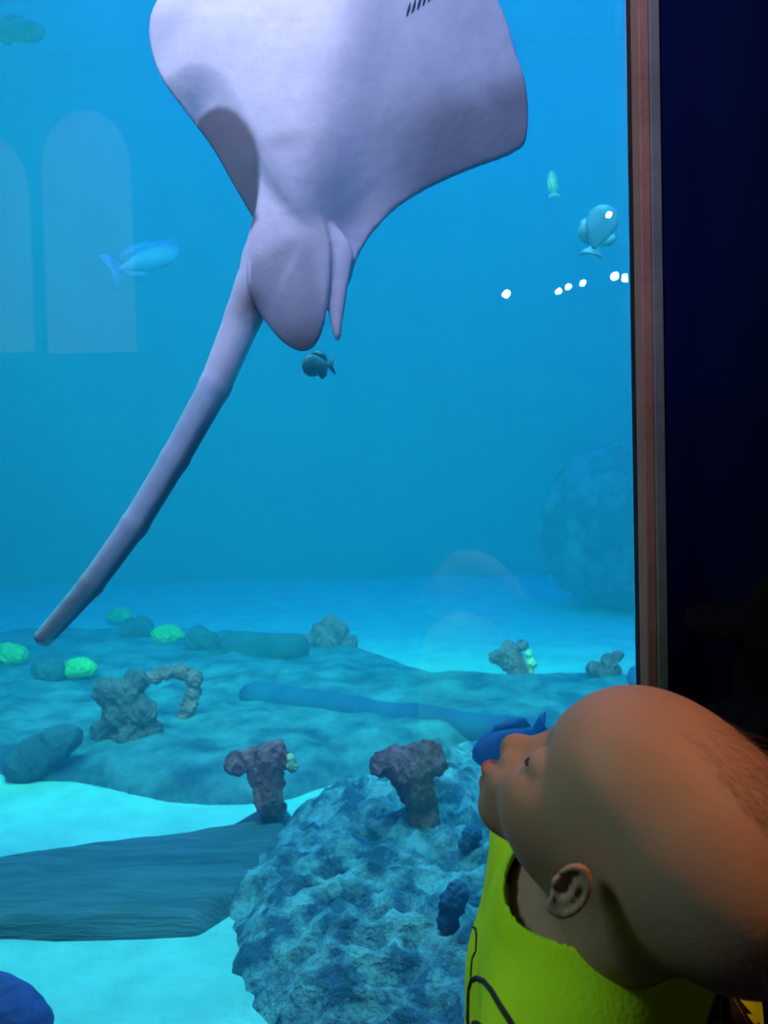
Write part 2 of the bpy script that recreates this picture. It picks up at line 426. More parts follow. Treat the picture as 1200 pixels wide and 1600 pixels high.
def build_ray():
    # traced in the plane of its belly (units: 1 px = RAY_D/F metres), n towards the window
    disc = smooth_poly([(398, 352), (352, 272), (320, 213), (288, 170), (240, 112), (217, 50), (210, -5), (232, -50), (310, -130), (430, -205),
            (560, -255), (622, -262), (668, -225), (722, -140), (766, -45), (796, 0), (815, 60), (836, 110), (838, 190), (824, 218), (718, 262), (640, 308), (592, 350),
            (560, 395), (548, 450), (520, 440), (440, 400)], 2)
    lobe1 = smooth_poly([(398, 345), (404, 285), (432, 243), (462, 262), (500, 330), (524, 385), (519, 470), (505, 535), (480, 558), (445, 545), (415, 510), (390, 470), (384, 420)], 2)
    lobe2 = smooth_poly([(500, 330), (560, 385), (548, 440), (540, 490), (534, 540), (518, 532), (508, 470)], 2)
    st_ = 4.0
    xs = np.arange(20, 880, st_); ys = np.arange(-290, 1040, st_); ns = np.arange(-150, 78, st_)
    X, Y = np.meshgrid(xs, ys, indexing='ij')
    ax_, ay_ = 0.2776, -0.9607
    u = (X - 523) * -ay_ + (Y - 100) * ax_; v = (X - 523) * ax_ + (Y - 100) * ay_
    dd = poly_dist(X, Y, disc); d1 = poly_dist(X, Y, lobe1); d2 = poly_dist(X, Y, lobe2)
    core = np.exp(-(u / 95.0) ** 2) * sstep(v, -420, -150) * (1 - sstep(v, 150, 340))
    th = 5 + 16 * (1 - np.exp(-np.clip(dd, 0, None) / 60)) + 26 * core * np.clip(dd / 60, 0, 1)
    n0 = -0.00055 * np.where(u < 0, 1.25, 1.0) * u * u + 10 * core
    rear_l = np.clip(1 - line_dist(X, Y, [(296, 168), (350, 270), (395, 348)]) / 75, 0, 1)
    n0 = n0 - 34 * rear_l ** 1.3 + 10 * np.exp(-((u + 60) / 45) ** 2) * sstep(-v, 40, 200) * 0
    n0 = n0 - 22 * np.exp(-((u - 95) / 45) ** 2) * sstep(-v, 60, 240)          # hollow between body and right wing
    n0 = n0 + 6 * np.sin(u / 52.0) * sstep(np.abs(u), 60, 160)
    n1 = 11 - 0.10 * (Y - 400) * 0 + 10 * np.sin((Y - 300) / 90.0)
    th1 = 4 + 11 * np.sqrt(np.clip(1 - (1 - np.clip(d1 / 55, 0, 1)) ** 2, 0, 1))
    th2 = 3 + 11 * np.sqrt(np.clip(1 - (1 - np.clip(d2 / 26, 0, 1)) ** 2, 0, 1))
    N = ns[None, None, :]
    def slab(d, n_, t): # rounded sheet following height n_
        a = np.abs(N - n_[..., None]) - t[..., None]; b = -d[..., None]
        return np.where(b > 0, np.sqrt(b * b + np.clip(a, 0, None) ** 2) , np.maximum(a, b * 1.0))
    D = slab(dd - 4, n0, th)
    D = smin(D, slab(d1 - 3, n1, th1), 9.0)
    D = smin(D, slab(d2 - 3, np.full_like(n1, 4.0) + 6 * core, th2), 6.0)
    tail = [(436, 300, -12, 30), (408, 400, -16, 31), (379, 490, -16, 29), (334, 602, -12, 25), (272, 716, -6, 22.5), (210, 820, 0, 21.5), (145, 912, 6, 19), (72, 996, 12, 15)]
    P3 = None
    for (x0, y0, z0, r0), (x1, y1, z1, r1) in zip(tail[:-1], tail[1:]):
        ab = np.array([x1 - x0, y1 - y0, z1 - z0])
        t = np.clip(((X - x0)[..., None] * ab[0] + (Y - y0)[..., None] * ab[1] + (N - z0) * ab[2]) / (ab @ ab), 0, 1)
        q = np.sqrt((X[..., None] - x0 - t * ab[0]) ** 2 + (Y[..., None] - y0 - t * ab[1]) ** 2 + (N - z0 - t * ab[2]) ** 2) - (r0 + (r1 - r0) * t)
        P3 = q if P3 is None else smin(P3, q, 6.0)
    cut = ((X - 64) * -0.62 + (Y - 1003) * 0.78)[..., None] + 0 * N     # blunt end of the tail
    P3 = smax(P3, cut, 8.0)
    D = smin(D, P3, 6.0)
    V, Q = surface_nets(D.astype(np.float32), xs, ys, ns)
    s = RAY_D / F
    fx, fy = V[:, 0], V[:, 1]
    right = np.array(CAM_R @ Vector((1, 0, 0))); up = np.array(CAM_R @ Vector((0, 1, 0))); back = np.array(CAM_R @ Vector((0, 0, 1)))
    W = np.array(CAM_P)[None] + ((fx - 600)[:, None] * right + (800 - fy)[:, None] * up) * s + back * (-RAY_D + V[:, 2:3] * s)
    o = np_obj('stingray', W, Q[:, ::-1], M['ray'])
    dusk = np.array([0.26, 0.20, 0.20]); white = np.array([0.80, 0.79, 0.84]); grey = np.array([0.42, 0.42, 0.45])
    c = np.repeat(white[None], len(V), 0)
    def mixc(c, col, k): return c * (1 - k[:, None]) + col[None] * k[:, None]
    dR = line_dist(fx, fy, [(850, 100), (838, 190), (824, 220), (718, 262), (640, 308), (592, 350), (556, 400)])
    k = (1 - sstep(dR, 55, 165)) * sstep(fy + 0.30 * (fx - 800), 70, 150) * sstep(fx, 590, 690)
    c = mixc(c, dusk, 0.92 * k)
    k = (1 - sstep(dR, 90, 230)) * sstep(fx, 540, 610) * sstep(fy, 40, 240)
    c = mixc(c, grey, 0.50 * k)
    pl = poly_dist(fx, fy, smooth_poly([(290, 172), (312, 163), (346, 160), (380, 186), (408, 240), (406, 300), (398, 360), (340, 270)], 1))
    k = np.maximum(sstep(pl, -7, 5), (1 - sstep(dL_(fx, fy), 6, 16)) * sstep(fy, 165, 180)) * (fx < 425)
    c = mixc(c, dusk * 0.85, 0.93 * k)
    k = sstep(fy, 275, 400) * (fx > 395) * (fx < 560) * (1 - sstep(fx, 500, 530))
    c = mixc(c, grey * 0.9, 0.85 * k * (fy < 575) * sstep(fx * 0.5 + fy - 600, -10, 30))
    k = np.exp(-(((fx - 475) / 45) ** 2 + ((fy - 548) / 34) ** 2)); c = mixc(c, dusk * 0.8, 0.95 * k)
    k = np.exp(-((fx - 512 - 0.1 * (fy - 480)) / 13) ** 2 - ((fy - 430) / 75) ** 2); c = mixc(c, white * 0.95, 0.6 * k)
    k = np.exp(-((fx - 455 + 0.45 * (fy - 430)) / 7) ** 2 - ((fy - 430) / 40) ** 2); c = mixc(c, white, 0.45 * k)
    k = np.exp(-((fx - 448) / 40) ** 2 - ((fy - 238) / 14) ** 2); c = mixc(c, grey * 0.8, 0.55 * k)
    st1 = 0.5 + 0.5 * np.sin((fx * 0.55 + fy * 0.84) / 17.0 + 1.5 * np.sin(fx / 60.0)); k = sstep(330 - fx, 0, 80) * (1 - sstep(fy, 120, 165)); c = c * (1 - 0.16 * (k * st1)[:, None])
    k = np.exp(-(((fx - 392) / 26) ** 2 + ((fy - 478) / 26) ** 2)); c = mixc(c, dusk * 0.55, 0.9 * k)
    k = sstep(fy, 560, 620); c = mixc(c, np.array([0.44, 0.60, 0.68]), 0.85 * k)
    tl = [(a[0], a[1]) for a in tail]
    # tail's shading put into the colour: dark along its right edge
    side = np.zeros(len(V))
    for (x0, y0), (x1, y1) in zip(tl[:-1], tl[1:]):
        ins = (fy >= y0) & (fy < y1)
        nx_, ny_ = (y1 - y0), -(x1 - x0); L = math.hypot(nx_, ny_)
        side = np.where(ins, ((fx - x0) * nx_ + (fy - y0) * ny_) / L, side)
    k = sstep(fy, 930, 985); c = mixc(c, np.array([0.74, 0.74, 0.84]), 0.7 * k)  # tail tip lightened in the colour to offset the spot's falloff
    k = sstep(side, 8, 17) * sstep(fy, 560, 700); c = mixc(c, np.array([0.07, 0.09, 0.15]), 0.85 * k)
    k = (V[:, 2] < n_at(fx, fy, xs, ys, n0) - 2) & (fy < 420)          # dorsal side
    c[k] = np.array([0.16, 0.15, 0.14])
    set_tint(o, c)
    tag(o, 'large stingray swimming upwards, pale belly pressed close to the window', 'stingray')
    # gill slits: two rows of five
    bv = BVHTree.FromPolygons([tuple(p) for p in W], [tuple(q) for q in Q])
    for side_ in (1, -1):
        for i in range(5):
            x, y = 638 + 8.5 * i, 15 - 5.5 * i
            if side_ < 0:                                   # mirrored about the body axis
                r_ = ((x - 523) * 0.9607 + (y - 100) * 0.2776); x -= 2 * r_ * 0.9607; y -= 2 * r_ * 0.2776
            pts = []
            for tt in np.linspace(-1, 1, 6):
                h = bv.ray_cast(CAM_P, ray_dir(x - 3 * tt, y + tt * 11).normalized())
                if h[0] is not None: pts.append(h[0] - ray_dir(x, y).normalized() * 0.0003)
            if len(pts) < 6: continue
            Vt, Ft = tube_geo(pts, [0.0006, 0.0016, 0.002, 0.002, 0.0016, 0.0006], 6)
            mesh_obj('gill_slit', Vt, Ft, M['gill'], o)
    return o
def dL_(fx, fy): return line_dist(fx, fy, [(300, 182), (350, 270), (395, 348)])
def n_at(fx, fy, xs, ys, n0):
    i = np.clip(((fx - xs[0]) / (xs[1] - xs[0])).round().astype(int), 0, len(xs) - 1)
    j = np.clip(((fy - ys[0]) / (ys[1] - ys[0])).round().astype(int), 0, len(ys) - 1)
    return n0[i, j]
build_ray()


# ================================================================== PEOPLE
def frame(yaw, pitch, roll):
    """columns: forward, left, up.  yaw 0 faces picture-left, positive turns towards the window; pitch looks up"""
    cy, sy = math.cos(yaw), math.sin(yaw)
    f = np.array([-cy, sy, 0]); l = np.array([-sy, -cy, 0]); u = np.array([0, 0, 1.0])
    f2 = f * math.cos(pitch) + u * math.sin(pitch); u2 = u * math.cos(pitch) - f * math.sin(pitch)
    l3 = l * math.cos(roll) + u2 * math.sin(roll); u3 = u2 * math.cos(roll) - l * math.sin(roll)
    return np.stack([f2, l3, u3], 1)
def head_sdf(p):
    """head in its own frame: x forward, y left, z up; metres, toddler size"""
    q = p.copy(); q[:, 1] = np.sqrt(p[:, 1] ** 2 + 1e-6)
    d = ell(p, (-0.009, 0, 0.019), (0.082, 0.068, 0.057))
    d = smin(d, ell(p, (0.034, 0, 0.020), (0.049, 0.057, 0.043)), 0.022)
    d = smin(d, ell(p, (0.032, 0, -0.018), (0.050, 0.048, 0.043)), 0.024)
    d = smin(d, ell(p, (0.042, 0, -0.037), (0.036, 0.034, 0.022)), 0.018)
    d = smin(d, ell(p, (0.0735, 0, -0.0585), (0.0155, 0.017, 0.0130)), 0.016)
    d = smin(d, ell(q, (0.051, 0.030, -0.026), (0.025, 0.019, 0.019)), 0.014)
    d = smin(d, ell(p, (0.079, 0, -0.042), (0.0155, 0.022, 0.0140)), 0.012)
    d = smax(d, -ell(q, (0.091, 0.030, -0.005), (0.019, 0.024, 0.0115)), 0.010)      # sockets
    d = smin(d, ell(q, (0.0635, 0.030, -0.0065), (0.0130, 0.0155, 0.0120)), 0.003)      # lids over the eyeball
    d = smin(d, cap(p, (0.076, 0, -0.004), (0.0875, 0, -0.0225), 0.0060, 0.0078), 0.010)
    d = smin(d, ell(p, (0.0925, 0, -0.0275), (0.0095, 0.0095, 0.0090)), 0.006)
    d = smin(d, ell(q, (0.0855, 0.0105, -0.0310), (0.0075, 0.0060, 0.0065)), 0.004)
    d = smax(d, -ell(q, (0.0905, 0.0055, -0.0375), (0.0042, 0.0032, 0.0040)), 0.003)
    d = smin(d, ell(p, (0.0930, 0, -0.0470), (0.0076, 0.0130, 0.0048)), 0.004)
    d = smin(d, ell(p, (0.0890, 0, -0.0540), (0.0070, 0.0115, 0.0040)), 0.004)
    d = smax(d, -ell(p, (0.1010, 0, -0.0512), (0.0120, 0.0160, 0.0011)), 0.002)
    # closed-looking lid line
    d = smax(d, -ell(q, (0.0790, 0.0305, -0.0095), (0.0060, 0.0135, 0.0011)), 0.002)
    # ears
    e = (q - np.array([0.011, 0.0645, -0.023], np.float32)) / 0.54
    c, s_ = math.cos(R(14)), math.sin(R(14)); ct, st2 = math.cos(R(12)), math.sin(R(12))
    ef = e[:, 0] * c + e[:, 1] * s_; eo = -e[:, 0] * s_ + e[:, 1] * c         # flared outwards at the back
    eu = e[:, 2] * ct + ef * st2; ef2 = ef * ct - e[:, 2] * st2
    E3 = np.stack([ef2, eo, eu], 1)
    de = ell(E3, (-0.002, 0.004, 0.0), (0.0165, 0.0065, 0.0265))
    ql = np.sqrt((( ef2 + 0.002) / 0.0150) ** 2 + (eu / 0.0250) ** 2)
    rimd = np.sqrt(((ql - 1.0) * 0.0175) ** 2 + (eo - 0.0105) ** 2) - 0.0034
    rimd = np.where((ef2 > 0.009) & (eu < 0.008), 0.02, rimd)
    de = smin(de, rimd, 0.003)
    de = smin(de, ell(E3, (-0.0055, 0.009, 0.0035), (0.0032, 0.0045, 0.0150)), 0.003)     # inner fold
    de = smax(de, -ell(E3, (0.0035, 0.0125, -0.002), (0.0075, 0.0105, 0.0125)), 0.003)    # bowl
    de = smin(de, ell(E3, (0.0120, 0.0070, -0.002), (0.0040, 0.0042, 0.0060)), 0.003)     # tragus
    de = smin(de, ell(E3, (0.0030, 0.0060, -0.0250), (0.0075, 0.0045, 0.0065)), 0.004)    # lobe
    return smin(d, de * 0.54, 0.0035)
class Person:
    """pose of one figure: head frame, neck base, trunk frame"""
    def __init__(s, head_R, head_t, head_s, neck, trunk_R, k, floor=0.0):
        s.hR, s.ht, s.hs, s.N, s.tR, s.k, s.floor, s.nk = np.array(head_R, np.float32), np.array(head_t, np.float32), head_s, np.array(neck, np.float32), np.array(trunk_R, np.float32), k, floor, (-0.016, 0.022, -0.040)
    def H(s, p): return ((p - s.ht) @ s.hR) / s.hs
    def hw(s, q): return (np.asarray(q, np.float32) * s.hs) @ s.hR.T + s.ht
    def B(s, p): return ((p - s.N) @ s.tR) / s.k
    def bw(s, q): return (np.asarray(q, np.float32) * s.k) @ s.tR.T + s.N
    def trunk(s, b, grow=0.0):
        q = b.copy(); q[:, 1] = np.sqrt(b[:, 1] ** 2 + 1e-6)
        d = ell(b, (-0.014, 0, -0.105), (0.060 + grow, 0.098 + grow, 0.105 + grow))
        d = smin(d, cap(q, (-0.006, 0.02, -0.018), (-0.008, 0.088, -0.042), 0.034 + grow, 0.036 + grow), 0.03)
        d = smin(d, ell(b, (-0.064, 0, -0.104), (0.058 + grow, 0.088 + grow, 0.072 + grow)), 0.03)
        d = smin(d, ell(b, (-0.010, 0, -0.240), (0.076 + grow, 0.092 + grow, 0.110 + grow)), 0.04)
        d = smin(d, ell(b, (-0.006, 0, -0.345), (0.074 + grow, 0.092 + grow, 0.070 + grow)), 0.03)
        return d
    def arms(s, b, grow=0.0, upper=False):
        d = None
        for sg in (1, -1):
            sh, el, wr = (-0.008, sg * 0.095, -0.048), (-0.02, sg * 0.128, -0.165), (0.035, sg * 0.135, -0.262)
            a = cap(b, sh, el, 0.036 + grow, 0.029 + grow)
            if not upper:
                a = smin(a, cap(b, el, wr, 0.028, 0.019), 0.008)
                hd = ell(b, (0.048, sg * 0.135, -0.288), (0.018, 0.010, 0.026))
                for i, (dx, ln) in enumerate(((-0.014, 0.026), (-0.005, 0.031), (0.005, 0.029), (0.013, 0.022))):
                    k0 = (0.050 + dx, sg * 0.136, -0.305); k1 = (0.054 + dx, sg * 0.134, -0.305 - ln * 0.6); k2 = (0.058 + dx, sg * 0.128, -0.305 - ln)
                    hd = smin(hd, np.minimum(cap(b, k0, k1, 0.0052), cap(b, k1, k2, 0.0052, 0.0045)), 0.002)
                hd = smin(hd, np.minimum(cap(b, (0.060, sg * 0.133, -0.278), (0.072, sg * 0.128, -0.295), 0.0065), cap(b, (0.072, sg * 0.128, -0.295), (0.074, sg * 0.126, -0.310), 0.0060, 0.005)), 0.004)
                a = smin(a, hd, 0.008)
            d = a if d is None else np.minimum(d, a)
        return d
    def foot_z(s): return (s.floor - s.N[2]) / s.k
    def legs(s, b, grow=0.0):
        fz = s.foot_z(); d = None
        for sg in (1, -1):
            hip, kn, an = (-0.004, sg * 0.045, -0.375), (0.004, sg * 0.052, (-0.375 + fz) / 2 - 0.01), (-0.010, sg * 0.054, fz + 0.055)
            a = smin(cap(b, hip, kn, 0.056 + grow, 0.040 + grow), cap(b, kn, an, 0.039 + grow, 0.027 + grow), 0.012)
            d = a if d is None else np.minimum(d, a)
        return d
    def feet(s, b, grow=0.0):
        fz = s.foot_z(); d = None
        for sg in (1, -1):
            a = smin(ell(b, (0.025, sg * 0.056, fz + 0.024), (0.066 + grow, 0.028 + grow, 0.024)), cap(b, (-0.012, sg * 0.054, fz + 0.03), (-0.010, sg * 0.054, fz + 0.07), 0.028 + grow), 0.02)
            d = a if d is None else np.minimum(d, a)
        return np.maximum(d, -(b[:, 2] - fz - 0.001))
    def neck_pts(s): return s.hw((-0.012, 0, -0.036)), s.bw(s.nk)
    def body(s, p):
        b = s.B(p)
        d = head_sdf(s.H(p)) * s.hs
        a, c = s.neck_pts()
        d = smin(d, cap(p, a, c, 0.037 * s.k, 0.037 * s.k), 0.014)
        t = smin(s.trunk(b), s.arms(b), 0.014); t = smin(t, s.legs(b), 0.02); t = smin(t, s.feet(b), 0.01)
        return smin(d, t * s.k, 0.020)
    def bounds(s):
        lo = np.minimum(s.ht - 0.13 * s.hs, s.N - np.array([0.20, 0.20, 0]) * s.k); hi = np.maximum(s.ht + 0.13 * s.hs, s.N + np.array([0.20, 0.20, 0.05]) * s.k)
        lo[2] = s.floor - 0.01
        return lo, hi
    def mesh(s, f, fine, coarse, region):
        lo, hi = s.bounds(); ax = []
        for i in range(3): ax.append(grid_axis(lo[i], hi[i], max(lo[i], region[0][i]), min(hi[i], region[1][i]), fine, coarse))
        return sdf_mesh(f, *ax)

def wob(p, amp, fr, seed=0.0):
    x, y, z = p[:, 0] * fr, p[:, 1] * fr, p[:, 2] * fr
    return amp * (np.sin(x * 1.3 + 1.7 * np.sin(y * 0.9 + seed) + seed) * np.sin(z * 1.1 + 1.3 * np.sin(x * 0.7 + seed * 2)) + 0.5 * np.sin(z * 2.3 + y * 1.9 + seed * 3) * np.sin(x * 1.9 + seed))

def skin_tint(o, V, ps):
    h = ps.H(V.astype(np.float32))
    base = np.array([0.42, 0.25, 0.18]); c = np.repeat(base[None], len(V), 0)
    def mixc(c, col, k): return c * (1 - k[:, None]) + np.array(col)[None] * k[:, None]
    k = np.exp(-((h[:, 0] - 0.097) / 0.009) ** 2 - (h[:, 1] / 0.013) ** 2 - ((h[:, 2] + 0.0490) / 0.0070) ** 2)
    c = mixc(c, (0.34, 0.05, 0.045), np.clip(k * 1.5, 0, 1))
    k = np.exp(-((h[:, 0] - 0.062) / 0.022) ** 2 - ((np.abs(h[:, 1]) - 0.042) / 0.020) ** 2 - ((h[:, 2] + 0.032) / 0.020) ** 2)
    c = mixc(c, (0.47, 0.23, 0.16), 0.55 * k)
    k = np.exp(-((h[:, 0] - 0.098) / 0.012) ** 2 - (h[:, 1] / 0.014) ** 2 - ((h[:, 2] + 0.029) / 0.010) ** 2)
    c = mixc(c, (0.47, 0.23, 0.16), 0.5 * k)
    set_tint(o, c)

# ---- the toddler
CH = Person(frame(0.735, 0.716, 0.208), (0.1433, 0.4987, CAM_Z - 0.2024), 1.0, (0.101, 0.574, 0.812), frame(R(8), R(2), R(-19)), 1.0)
def build_child():
    root = empty('person', (CH.N[0], CH.N[1], 0.0))
    tag(root, 'bald toddler in a lime green shirt tilting head back to watch the stingray', 'person')
    reg = (CH.ht - 0.125, CH.ht + 0.125)
    V, Q = CH.mesh(CH.body, 0.0017, 0.006, reg)
    body = np_obj('body', V, Q, M['skin'], root); skin_tint(body, V, CH)
    # shirt
    na, nb = CH.neck_pts()
    nd = (na - nb) / np.linalg.norm(na - nb)
    ctop = np.array([0.113, 0.539, 0.793], np.float32)
    cdir = np.array([-0.06, -0.22, 1.0]); cdir /= np.linalg.norm(cdir)
    def shirt(p):
        b = CH.B(p)
        d = smin(CH.trunk(b, 0.008), CH.arms(b, 0.011, True), 0.02)
        d = smin(d, cap(p, ctop - cdir * 0.03, ctop, 0.058, 0.048), 0.022)          # rise towards the collar
        d = d + wob(b, 0.0022, 38.0, 1.0) * np.clip(-b[:, 2] * 12, 0.15, 1)
        out = d
        d = smax(d, -(d + 0.0045), 0.001)
        hole = cap(p, ctop - cdir * 0.10, ctop + cdir * 0.12, 0.0470)
        hole = np.maximum(hole, -((p - ctop) @ cdir + 0.05))
        d = smax(d, -hole, 0.002)
        # ribbed collar
        r = (p - ctop) ; hgt = r @ cdir; rad = np.sqrt(np.maximum((r ** 2).sum(1) - hgt ** 2, 0))
        col = np.sqrt(np.maximum(np.abs(hgt + 0.001) - 0.006, 0) ** 2 + (rad - 0.0488) ** 2) - 0.0030
        d = smin(d, col, 0.005)
        d = np.maximum(d, -(b[:, 2] + 0.395))                                       # hem
        sl = b[:, 2] + 0.125                                                      # sleeve ends
        d = np.where(np.abs(b[:, 1]) > 0.105, np.maximum(d, -sl), d)
        return d
    regs = (np.array([CH.N[0] - 0.13, CH.N[1] - 0.15, CH.N[2] - 0.15]), np.array([CH.N[0] + 0.15, CH.N[1] + 0.15, CH.N[2] + 0.06]))
    Vs, Qs = CH.mesh(shirt, 0.0021, 0.006, regs)
    sh = np_obj('shirt', Vs, Qs, M['shirt'], root)
    # trousers and shoes
    def trousers(p):
        b = CH.B(p); d = smin(CH.legs(b, 0.010), ell(b, (-0.006, 0, -0.355), (0.082, 0.100, 0.066)), 0.03)
        d = np.maximum(d, b[:, 2] + 0.36); d = np.maximum(d, -(b[:, 2] - CH.foot_z() - 0.06))
        return np.maximum(d, -(d + 0.006))
    regt = (CH.N - 0.01, CH.N + 0.01)
    Vt, Qt = CH.mesh(trousers, 0.006, 0.0055, regt); np_obj('trousers', Vt, Qt, M['trousers'], root)
    for sg in (1, -1):
        f = lambda p: np.where(CH.B(p)[:, 1] * sg > 0, CH.feet(CH.B(p), 0.006), 0.5)
        Vf, Qf = CH.mesh(f, 0.006, 0.0055, regt); np_obj('shoe', Vf, Qf, M['shoe'], root)
    # print on the chest and strap, laid on the cloth
    bv = BVHTree.FromPolygons([tuple(v) for v in Vs], [tuple(q) for q in Qs])
    def lay(px, rad, m, name, parent, flat=0.5, n=6):
        pts = []
        for (x, y) in px:
            h = bv.ray_cast(CAM_P, ray_dir(x, y).normalized())
            if h[0] is not None: pts.append(h[0] - ray_dir(x, y).normalized() * 0.0004)
        if len(pts) < 3: return None
        Vt_, Ft_ = tube_geo(pts, [rad * (0.6 if i in (0, len(pts) - 1) else 1) for i in range(len(pts))], n)
        return mesh_obj(name, Vt_, Ft_, m, parent)
    def dens(p, k=4):
        q = []
        for a, b in zip(p[:-1], p[1:]):
            for i in range(k): q.append((a[0] + (b[0] - a[0]) * i / k, a[1] + (b[1] - a[1]) * i / k))
        return q + [p[-1]]
    lay(dens([(735, 1640), (732, 1590), (733, 1548), (737, 1532), (745, 1528), (756, 1533), (768, 1548), (778, 1566), (790, 1585), (806, 1610), (830, 1640)]), 0.0017, M['print'], 'printed_line', sh)
    lay(dens([(736, 1528), (737, 1510), (738, 1498), (744, 1485), (745, 1465), (744, 1452), (739, 1448), (735, 1455)]), 0.0009, M['print'], 'printed_line', sh)
    lay(dens([(738, 1612), (742, 1602), (748, 1602), (754, 1612)]), 0.0030, M['print'], 'printed_line', sh)
    # hair: fine wisps on the crown and the back of the head
    hv = CH.H(V.astype(np.float32))
    k = ((hv[:, 2] > 0.062) | (hv[:, 0] < -0.055)) & (hv[:, 2] > -0.02 - 0.6 * np.minimum(hv[:, 0], 0)) & (hv[:, 0] < 0.035) & (np.abs(hv[:, 1]) < 0.074) & (hv[:, 2] > -0.035) & ~((hv[:, 0] > -0.045) & (hv[:, 2] < 0.045))
    pool = np.argwhere(k).ravel(); rng = np.random.RandomState(3)
    HV, HF = [], []
    nrm = np.zeros((len(V), 3)); body.data.vertices.foreach_get('normal', nrm.ravel()); 
    nn = np.array([v.normal for v in body.data.vertices])
    pick = rng.choice(pool, 4500, replace=False)
    bk = CH.hR[:, 0] * -1.0; up_ = CH.hR[:, 2]
    for i in pick:
        x, y, z = hv[i]
        thin = np.clip((0.035 - x) / 0.05, 0.08, 1)
        if rng.rand() > thin: continue
        n = nn[i]; t = bk - n * (bk @ n); t = t + rng.normal(0, 0.3, 3); t -= n * (t @ n); t /= np.linalg.norm(t)
        lift = 0.25 + 0.45 * rng.rand() ** 3; ln = (0.006 + 0.008 * rng.rand()) * (1.5 if rng.rand() < 0.06 else 1)
        if rng.rand() < 0.07: lift = 1.1; ln *= 1.7
        p0 = V[i] - n * 0.0008; wdt = np.cross(t, n); r0 = 0.00008
        prev = None
        for j in range(4):
            q = j / 3.0
            c = p0 + t * ln * q + n * ln * lift * (q - 0.55 * q * q)
            r = r0 * (1 - 0.8 * q)
            b0 = len(HV)
            for a in range(3):
                an = a * 2.094; HV.append(c + (wdt * math.cos(an) + n * math.sin(an)) * r)
            if prev is not None:
                for a in range(3): HF.append((prev + a, prev + (a + 1) % 3, b0 + (a + 1) % 3, b0 + a))
            prev = b0
    ho = mesh_obj('hair', HV, HF, M['hair'], root); ho['kind'] = 'stuff'; ho['label'] = 'sparse short brown hair on the crown'
    # lashes of both eyes
    for sg in (1, -1):
        pts = [CH.hw((x, sg * y, z)) for x, y, z in ((0.0775, 0.018, -0.0100), (0.0800, 0.024, -0.0112), (0.0803, 0.030, -0.0116), (0.0785, 0.037, -0.0112), (0.0735, 0.044, -0.0098))]
        bb = BVHTree.FromPolygons([tuple(v) for v in V], [tuple(q) for q in Q]) if sg == 1 else bb
        pts = [bb.find_nearest(Vector(p))[0] + bb.find_nearest(Vector(p))[1] * 0.0008 for p in pts]
        Vt_, Ft_ = tube_geo(pts, [0.0006, 0.0011, 0.0012, 0.0012, 0.0009], 6); mesh_obj('eyelashes', Vt_, Ft_, M['lash'], root)
    # dark strap over the shoulder, laid on the cloth
    rows = []
    for (xl, xr, y) in ((1122, 1138, 1546), (1118, 1156, 1562), (1112, 1172, 1580), (1106, 1188, 1600), (1100, 1204, 1625), (1096, 1216, 1660)):
        r_ = []
        for q in np.linspace(0, 1, 7):
            v = ray_dir(xl + (xr - xl) * q, y).normalized(); h = bv.ray_cast(CAM_P, v)
            if h[0] is None: break
            r_.append((h[0] - v * 0.0035, h[0] + v * 0.002))
        if len(r_) == 7: rows.append(r_)
    if len(rows) >= 2:
        SV, SF = [], []; n = len(rows)
        for r_ in rows: SV += [a for a, b_ in r_]
        for r_ in rows: SV += [b_ for a, b_ in r_]
        for i in range(n - 1):
            for j in range(6):
                q = (i * 7 + j, i * 7 + j + 1, (i + 1) * 7 + j + 1, (i + 1) * 7 + j); SF.append(q); SF.append(tuple(k_ + n * 7 for k_ in q[::-1]))
            for j in (0, 6):
                SF.append((i * 7 + j, (i + 1) * 7 + j, (i + 1) * 7 + j + n * 7, i * 7 + j + n * 7))
        for i in (0, n - 1):
            for j in range(6): SF.append((i * 7 + j, i * 7 + j + 1, i * 7 + j + 1 + n * 7, i * 7 + j + n * 7))
        stp = mesh_obj('shoulder_strap', SV, SF, M['strap'], root); stp['label'] = 'black strap with tan stitching'
        for j in (1, 4):
            pts = [r_[j][0].lerp(r_[j + 1][0], 0.5) - ray_dir(1130, 1600).normalized() * 0.0003 for r_ in rows]
            Vt_, Ft_ = tube_geo(pts, [0.0006] * len(pts), 5); mesh_obj('stitching', Vt_, Ft_, M['stitch'], stp)
    return root, bv, sh
CHILD, SHIRT_BV, SHIRT = build_child()


